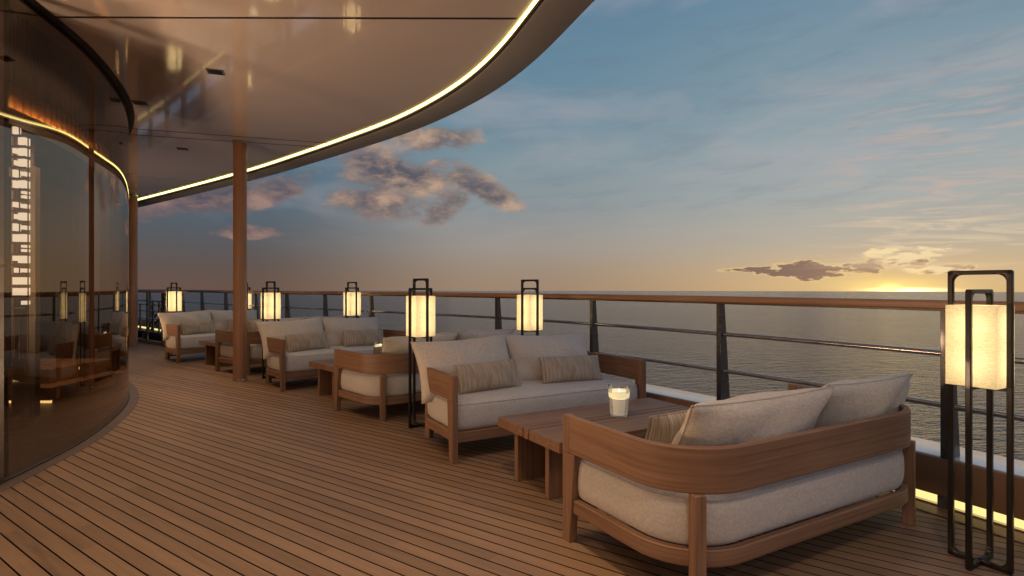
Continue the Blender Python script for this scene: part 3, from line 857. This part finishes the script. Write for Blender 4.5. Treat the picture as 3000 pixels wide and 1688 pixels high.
def cushion_mesh(x0, x1, y0, y1, z0, z1, rf, rb, edge=.055):
    """soft slab with rounded plan corners"""
    out = []
    def corner(cx, cy, r, a0, a1, n_):
        for k in range(n_+1):
            a = R(a0+(a1-a0)*k/n_); out.append((cx+r*math.cos(a), cy+r*math.sin(a)))
    corner(x1-rf, y0+rf, rf, -90, 0, 6)
    for k in range(1, 6): out.append((x1, y0+rf+(y1-rb-y0-rf)*k/6))
    corner(x1-rb, y1-rb, rb, 0, 90, 10)
    for k in range(1, 12): out.append((x1-rb+(x0+rb-x1+rb)*k/12, y1))
    corner(x0+rb, y1-rb, rb, 90, 180, 10)
    for k in range(1, 6): out.append((x0, y1-rb+(y0+rf-y1+rb)*k/6))
    corner(x0+rf, y0+rf, rf, 180, 270, 6)
    for k in range(1, 12): out.append((x0+rf+(x1-rf-x0-rf)*k/12, y0))
    n_ = len(out); cx, cy = (x0+x1)/2, (y0+y1)/2
    nrm = normals(out, True)     # right of ccw travel = outward
    rings = []
    zm = (z0+z1)/2; hz = (z1-z0)/2
    prof = []
    for k in range(9):
        a = -90 + 180*k/8
        prof.append((edge*(1-math.cos(R(a)))**1.0, zm+hz*math.sin(R(a))*1.0))
    # squarer side: superellipse
    prof = []
    for k in range(13):
        a = R(-90+180*k/12); c, s_ = abs(math.cos(a))**(.55 if a > 0 else .38), math.copysign(abs(math.sin(a))**.75, math.sin(a))
        prof.append((edge*(1-c), zm+hz*s_))
    vs = []
    for (ins_, z) in prof:
        for (p, q) in zip(out, nrm): vs.append((p[0]-q[0]*ins_, p[1]-q[1]*ins_, z))
    # crown rings on top
    base_in = prof[-1][0]
    top_rings = 6
    for k in range(1, top_rings+1):
        t_ = k/top_rings
        sc = 1-t_*.97
        for (p, q) in zip(out, nrm):
            px_, py_ = p[0]-q[0]*base_in, p[1]-q[1]*base_in
            vs.append((cx+(px_-cx)*sc, cy+(py_-cy)*sc, z1+.018*(1-(1-t_)**2)))
    nrow = len(prof)+top_rings
    fs = []
    for i in range(nrow-1):
        for k in range(n_):
            k2 = (k+1) % n_; fs.append((i*n_+k, i*n_+k2, (i+1)*n_+k2, (i+1)*n_+k))
    fs.append(tuple(range(n_))[::-1]); fs.append(tuple((nrow-1)*n_+k for k in range(n_)))
    m_ = MB(); m_.add(vs, fs)
    seam_ = [(p[0]-q[0]*(prof[9][0]-.002), p[1]-q[1]*(prof[9][0]-.002), prof[9][1]) for p, q in zip(out, nrm)]
    return m_, seam_

def build_sofa():
    s = thing('outdoor_sofa')
    yf = -D_/2
    m_ = MB(); m_.sweep(upath(.002, .30, yf+.05), rprof(.0, .032, .418, .593)); m_.build('back_rail', W['UV'], s, smooth=True)
    m_ = MB(); m_.sweep(upath(.012, .29, yf+.06), rprof(.0, .034, .138, .205)); m_.build('base_frame', W['UV'], s, smooth=True)
    m_ = MB(); m_.box(-L_/2+.045, L_/2-.045, yf+.022, yf+.055, .128, .200); m_.build('front_apron', W['X'], s, bevel=.004)
    for sx in (-1, 1):
        xa, xb = sorted((sx*L_/2, sx*(L_/2-.043)))
        m_ = MB(); m_.taper((xa, xb, yf, yf+.055), (xa, xb, yf, yf+.092), 0, .418)
        m_.box(xa, xb, yf, yf+.052, .4181, .5935)
        m_.build('front_leg', W['Z'], s, bevel=.003)
        xc = sx*(L_/2-.118); yc = D_/2-.073
        m_ = MB(); m_.box(-.024, .024, -.02, .032, 0, .42, Matrix.Translation((xc, yc, 0)) @ Matrix.Rotation(R(-20*sx), 4, 'Z')); m_.build('back_leg', W['Z'], s, bevel=.003)
    m_, sm = cushion_mesh(-L_/2+.028, L_/2-.028, yf+.024, D_/2-.028, .198, .408, .075, .275, .075)
    c = m_.build('seat_cushion', LINEN2, s, smooth=True, angle=180)
    m_ = MB(); m_.tube(sm, .0035, 6, True); m_.build('piping', LINEN, c, smooth=True)
    m_ = MB(); m_.box(-L_/2+.15, L_/2-.15, yf+.06, D_/2-.16, .165, .195); m_.build('slat_base', DARKBROWN, s)
    return s

def pillow_mesh(Wd, H, Tk, seed, conc=.05, wr=.012, pw=.55):
    rnd = random.Random(seed)
    nx, ny = 28, 18
    ph = [(rnd.uniform(2, 6), rnd.uniform(2, 6), rnd.uniform(0, 6.28), rnd.uniform(.3, 1)) for _ in range(7)]
    def wob(x, y): return sum(a[3]*math.sin(a[0]*x+a[1]*y+a[2]) for a in ph)/4
    vs = []; fs = []
    def pt(i, j, side):
        x = -1+2*i/nx; y = -1+2*j/ny
        # denser sampling towards the seams
        x = math.sin(x*math.pi/2)*.6 + x*.4; y = math.sin(y*math.pi/2)*.6 + y*.4
        bx = x*Wd/2*(1-conc*(1-y*y)); bz = y*H/2*(1-conc*1.3*(1-x*x))
        prof = (max(0, 1-x*x)*max(0, 1-y*y))**pw
        th = Tk/2*prof*(1+.10*(-y))
        r_ = max(abs(x), abs(y))
        pull = (1-abs(x))*0+1
        wrk = wr*wob(x*1.4, y*1.4)*(prof**.5)
        # crease lines running in from corners
        cr = math.sin(9*(x+y*1.3)+ph[0][2])*math.exp(-((1-abs(x))**2+(1-abs(y))**2)*6)*wr*.8*(prof**.4)
        return (bx, side*th + wrk + cr, bz)
    for side in (-1, 1):
        o = len(vs)
        for j in range(ny+1):
            for i in range(nx+1): vs.append(pt(i, j, side))
        for j in range(ny):
            for i in range(nx):
                a = o+j*(nx+1)+i; q = (a, a+1, a+nx+2, a+nx+1)
                fs.append(q if side < 0 else q[::-1])
    m_ = MB(); m_.add(vs, fs)
    edge = [pt(i, 0, 1) for i in range(nx)] + [pt(nx, j, 1) for j in range(ny)] + [pt(i, ny, 1) for i in range(nx, 0, -1)] + [pt(0, j, 1) for j in range(ny, 0, -1)]
    return m_, edge
def build_pillow(name, Wd, H, Tk, seed, mat, **k):
    m_, edge = pillow_mesh(Wd, H, Tk, seed, **k)
    me = m_
    o = me.build(name, mat, None, smooth=True, angle=180)
    bm = bmesh.new(); bm.from_mesh(o.data); bmesh.ops.remove_doubles(bm, verts=bm.verts, dist=1e-5)
    bmesh.ops.recalc_face_normals(bm, faces=bm.faces); bm.to_mesh(o.data); bm.free()
    p = MB(); p.tube(edge, .0032, 5, True); p.build('piping', mat, o, smooth=True)
    return o

# name, centre along the sofa (0 = its own left end seen from the front), width ..., drawn from the facing sofa
BP = [build_pillow('back_pillow', .86, .48, .27, 3, LINEN, conc=.065, pw=.50, wr=.02), build_pillow('back_pillow', .82, .48, .27, 11, LINEN, conc=.065, pw=.50, wr=.02)]
LP = [build_pillow('lumbar_pillow', .55, .215, .14, 21, STRI, conc=.03, wr=.006), build_pillow('lumbar_pillow', .58, .215, .14, 22, STRI, conc=.03, wr=.006)]
PILLOW_SPOTS = [  # (proto, u, v, z of centre, lean deg, yaw deg)
    (0, .365, .560, .565, 23, 3), (1, 1.165, .572, .565, 24, -4)]
LUMBAR_SPOTS = [(0, .425, .300, .522, 20, 3), (1, 1.195, .300, .522, 20, -2)]
used = {}
def inst(proto):
    if proto.name not in used: used[proto.name] = 1; return proto
    return copy_tree(proto)

sofa0 = build_sofa(); sofa_first = [True]
def place_sofa(origin, u, v, rz, label, plabels, llabels, more=0, dz=0):
    """origin = the sofa's own front-left corner on the deck (seen from its front)"""
    s = sofa0 if sofa_first[0] else copy_tree(sofa0); sofa_first[0] = False
    c = Vector(origin) + u*(L_/2) + v*(D_/2)
    s.location = (c.x, c.y, 0); s.rotation_euler = (0, 0, rz)
    tag(s, label, 'sofa', 'teak two-seat sofas')
    for spots, protos, labels, cat, grp in ((PILLOW_SPOTS, BP, plabels, 'pillow', 'linen back pillows'), (LUMBAR_SPOTS, LP, llabels, 'pillow', 'striated lumbar pillows')):
        for (pi, uu, vv, z, lean, yaw), lb in zip(spots, labels):
            o = inst(protos[pi]); isb = protos is BP
            q = Vector(origin) + u*uu + v*vv
            o.location = (q.x, q.y, z + (dz if isb else 0)); lean += more if isb else 0
            o.rotation_euler = (Matrix.Rotation(rz+R(yaw), 4, 'Z') @ Matrix.Rotation(R(-lean), 4, 'X') @ Matrix.Rotation(R(1.5 if pi else -1.5), 4, 'Y')).to_euler()
            tag(o, lb, cat, grp)
    return s

# tables
def build_table():
    t_ = thing('coffee_table'); TL, TW, TZ, TH = 1.29, .70, .365, .06
    for y0, y1, nm in ((-TW/2, -.037, 'top_plank'), (-.027, .027, 'centre_strip'), (.037, TW/2, 'top_plank')):
        m_ = MB(); m_.box(-TL/2, TL/2, y0, y1, TZ-TH, TZ); m_.build(nm, W['X'], t_, bevel=.003)
    m_ = MB(); m_.box(-TL/2+.03, TL/2-.03, -.04, .04, TZ-TH-.012, TZ-TH+.02); m_.build('spine', DARKBROWN, t_)
    for yy in (-.175, .175):
        for sx in (-1, 1):
            xa, xb = sorted((sx*(TL/2-.035), sx*(TL/2-.38)))
            m_ = MB(); m_.box(xa, xb, yy-.02, yy+.02, 0, TZ-TH-.0005); m_.build('leg', W['Z'], t_, bevel=.003)
    return t_
table0 = build_table()
# candle jars
def build_candle():
    c = thing('candle_jar')
    m_ = MB(); n_ = 40
    prof = [(.052, .0), (.056, .004), (.066, .10), (.071, .16), (.0715, .2), (.0695, .201), (.0685, .198), (.068, .16), (.063, .10), (.053, .012), (.0, .012)]
    vs = []; fs = []
    for (r_, z) in prof: vs += [(r_*math.cos(2*math.pi*k/n_), r_*math.sin(2*math.pi*k/n_), z) for k in range(n_)]
    for i in range(len(prof)-1):
        for k in range(n_): fs.append((i*n_+k, i*n_+(k+1) % n_, (i+1)*n_+(k+1) % n_, (i+1)*n_+k))
    fs.append(tuple(range(n_))[::-1])
    m_.add(vs, fs); m_.build('glass', JAR, c, smooth=True)
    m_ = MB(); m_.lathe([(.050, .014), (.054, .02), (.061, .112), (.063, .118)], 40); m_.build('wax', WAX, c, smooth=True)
    m_ = MB(); m_.lathe([(.058, .1185), (.0655, .124), (.0675, .152), (.0665, .166), (.055, .162), (.02, .158)], 40); w_ = m_.build('melted_wax_glow', GLOWWAX, c, smooth=True)
    m_ = MB(); m_.lathe([(.001, .159), (.003, .161), (.004, .164), (.0025, .169), (.0005, .173)], 14); m_.build('flame', FLAME, c, smooth=True)
    return c
candle0 = build_candle()

GROUPS = [(( -.404, 3.85), 60.5), ((-2.626, 6.495), 47), ((-5.23, 8.9), 39)]
NAMES = ['nearest', 'middle', 'farthest']
slab = {
 (0, 'f'): 'teak sofa of the nearest seating group, its seat facing the camera behind the candle table',
 (0, 'b'): 'large foreground teak sofa with its curved back turned to the camera',
 (1, 'f'): 'teak sofa facing the camera between the near column and the middle group table',
 (1, 'b'): 'curved-back teak sofa behind the tall lantern in the middle group, back to the camera',
 (2, 'f'): 'farthest teak sofa, facing the camera in front of the dark stair guard rails',
 (2, 'b'): 'teak sofa partly hidden behind the near column, its back to the camera'}
short = {(0,'f'): 'the camera-facing sofa of the nearest group', (0,'b'): 'the large foreground sofa', (1,'f'): 'the camera-facing sofa of the middle group',
         (1,'b'): 'the back-turned sofa of the middle group', (2,'f'): 'the farthest sofa by the stair rails', (2,'b'): 'the back-turned sofa behind the column'}
for gi, (A, a) in enumerate(GROUPS):
    A = Vector(A); u = Vector((math.sin(R(a)), math.cos(R(a)))); v = Vector((-math.cos(R(a)), math.sin(R(a)))); rz = R(90-a)
    k = (gi, 'f')
    place_sofa(A, u, v, rz, slab[k], ['pale linen back pillow at the left end of ' + short[k], 'pale linen back pillow at the railing end of ' + short[k]],
               ['tan striated lumbar pillow at the left end of ' + short[k], 'tan striated lumbar pillow at the railing end of ' + short[k]])
    k = (gi, 'b')
    o2 = A - v*1.309 + u*L_
    place_sofa(o2, -u, -v, rz+math.pi, slab[k], ['pale linen back pillow at the railing end of ' + short[k], 'pale linen back pillow at the left end of ' + short[k]],
               ['tan striated lumbar pillow at the railing end of ' + short[k], 'tan striated lumbar pillow at the left end of ' + short[k]], 7, -.025)
    tb = table0 if gi == 0 else copy_tree(table0)
    c = A + u*(.1745+.645) + v*(-.325-.35); tb.location = (c.x, c.y, 0); tb.rotation_euler = (0, 0, rz)
    tag(tb, ['low teak table with grooved top between the two nearest sofas', 'low teak table between the two sofas of the middle group', 'low teak table between the two farthest sofas beside the column'][gi], 'table', 'low teak tables')
    cd = candle0 if gi == 0 else copy_tree(candle0)
    c = A + u*.866 + v*(-.693); cd.location = (c.x, c.y, .3655)
    tag(cd, ['lit white candle in a clear glass on the nearest teak table', 'lit candle glass on the middle group table, half behind a pillow', 'lit candle glass on the farthest teak table'][gi], 'candle', 'candles in glasses')

# ------------------------------------------------------------------ lanterns
def frame_mesh(half, h, bar=.021, dep=.021, rin=.032, along='x'):
    """upright rectangular ring with rounded inner corners, drawn in (s,z) and given depth"""
    def rr(x0, x1, z0, z1, r, n_=6):
        p = []
        for cx, cz, a0 in ((x1-r, z0+r, -90), (x1-r, z1-r, 0), (x0+r, z1-r, 90), (x0+r, z0+r, 180)):
            for k in range(n_+1):
                an = R(a0+90*k/n_); p.append((cx+r*math.cos(an), cz+r*math.sin(an)))
        return p
    o = rr(-half, half, 0, h, .010); i = rr(-half+bar, half-bar, bar, h-bar*.9, rin)
    n_ = len(o); vs = []; d = dep/2; e = .003
    def lay(pts, dd): 
        for (s, z) in pts: vs.append((s, dd, z) if along == 'x' else (dd, s, z))
    def shrink(pts, q, sign):
        cx, cz = 0, h/2
        return [(s - math.copysign(q, s)*sign, z - math.copysign(q, z-cz)*sign) for s, z in pts]
    lay(shrink(o, e, 1), -d); lay(o, -d+e); lay(o, d-e); lay(shrink(o, e, 1), d)
    lay(shrink(i, e, -1), d); lay(i, d-e); lay(i, -d+e); lay(shrink(i, e, -1), -d)
    fs = []
    for r_ in range(8):
        r2 = (r_+1) % 8
        for k in range(n_):
            k2 = (k+1) % n_; fs.append((r_*n_+k, r_*n_+k2, r2*n_+k2, r2*n_+k))
    m_ = MB(); m_.add(vs, fs); return m_
LAMPW = 1.85
def build_lantern():
    l = thing('floor_lantern')
    frame_mesh(.1155, 1.188, along='x').build('short_frame', BLACKMETAL, l, smooth=True)
    frame_mesh(.1155, 1.270, along='y').build('tall_frame', BLACKMETAL, l, smooth=True)
    h = .0905; m_ = MB()
    th = .003
    z0, z1 = .775, 1.119
    m_.box(-h, h, -h, -h+th, z0, z1); m_.box(-h, h, h-th, h, z0, z1); m_.box(-h, -h+th, -h+th, h-th, z0, z1); m_.box(h-th, h, -h+th, h-th, z0, z1)
    m2 = MB(); vs = []
    for z in (z0, z1): vs += [(-h,-h,z),(h,-h,z),(h,h,z),(-h,h,z)]
    m2.add(vs, [(3,2,1,0),(4,5,6,7),(0,1,5,4),(1,2,6,5),(2,3,7,6),(3,0,4,7)])
    m2.build('shade', SHADE, l)
    m_ = MB(); m_.lathe([(.012, .90), (.02, .905), (.024, .95), (.02, .985), (.008, 1.0)], 12)
    b = m_.build('bulb', emit('lantern_bulb', (1, .74, .38, 1), 1.0), l, smooth=True)
    m_ = MB(); m_.box(-.09, .09, -.006, .006, .76, .7745); m_.box(-.006, .006, -.09, -.0065, .76, .7745); m_.box(-.006, .006, .0065, .09, .76, .7745); m_.build('shade_bracket', BLACKMETAL, l)
    for zl in (.87, 1.03):
        p = bpy.data.lights.new('lantern_lamp', 'POINT'); p.energy = LAMPW/2; p.color = (1, .80, .49); p.shadow_soft_size = .045
        po = bpy.data.objects.new('lantern_lamp', p); COL.objects.link(po); po.parent = l; po.location = (0, 0, zl)
    b.visible_shadow = True
    return l
lantern0 = build_lantern()
LANTERNS = [(2.024, 2.463, 59, 'tall black-framed lantern with linen shade at the right edge, nearest the camera'),
 (-.785, 4.89, 49, 'tall black-framed lantern on the deck at the left end of the nearest camera-facing sofa'),
 (.175, 5.60, 46, 'black-framed lantern against the railing behind the nearest camera-facing sofa'),
 (-3.18, 7.50, 40, 'black-framed lantern just right of the near column'),
 (-2.36, 8.40, 40, 'black-framed lantern by the railing behind the middle camera-facing sofa'),
 (-5.87, 9.88, 37, 'black-framed lantern at the left end of the farthest sofa, before the stair rails'),
 (-5.17, 11.0, 37, 'black-framed lantern by the railing, mostly hidden by the near column')]
for i, (x, y, a, lb) in enumerate(LANTERNS):
    o = lantern0 if i == 0 else copy_tree(lantern0)
    o.location = (x, y, .0005); o.rotation_euler = (0, 0, R(90-a))
    tag(o, lb, 'lantern', 'floor lanterns')

# ------------------------------------------------------------------ render settings
SC.view_settings.view_transform = 'Standard'; SC.view_settings.look = 'None'
SC.view_settings.exposure = 0; SC.view_settings.gamma = 1
SC.render.engine = 'CYCLES'
cy = SC.cycles
cy.use_denoising = True
try: cy.denoiser = 'OPENIMAGEDENOISE'
except Exception: pass
cy.max_bounces = 8; cy.diffuse_bounces = 4; cy.glossy_bounces = 4; cy.transparent_max_bounces = 12
cy.sample_clamp_indirect = 4.0; cy.caustics_reflective = False; cy.caustics_refractive = False
cy.use_light_tree = True
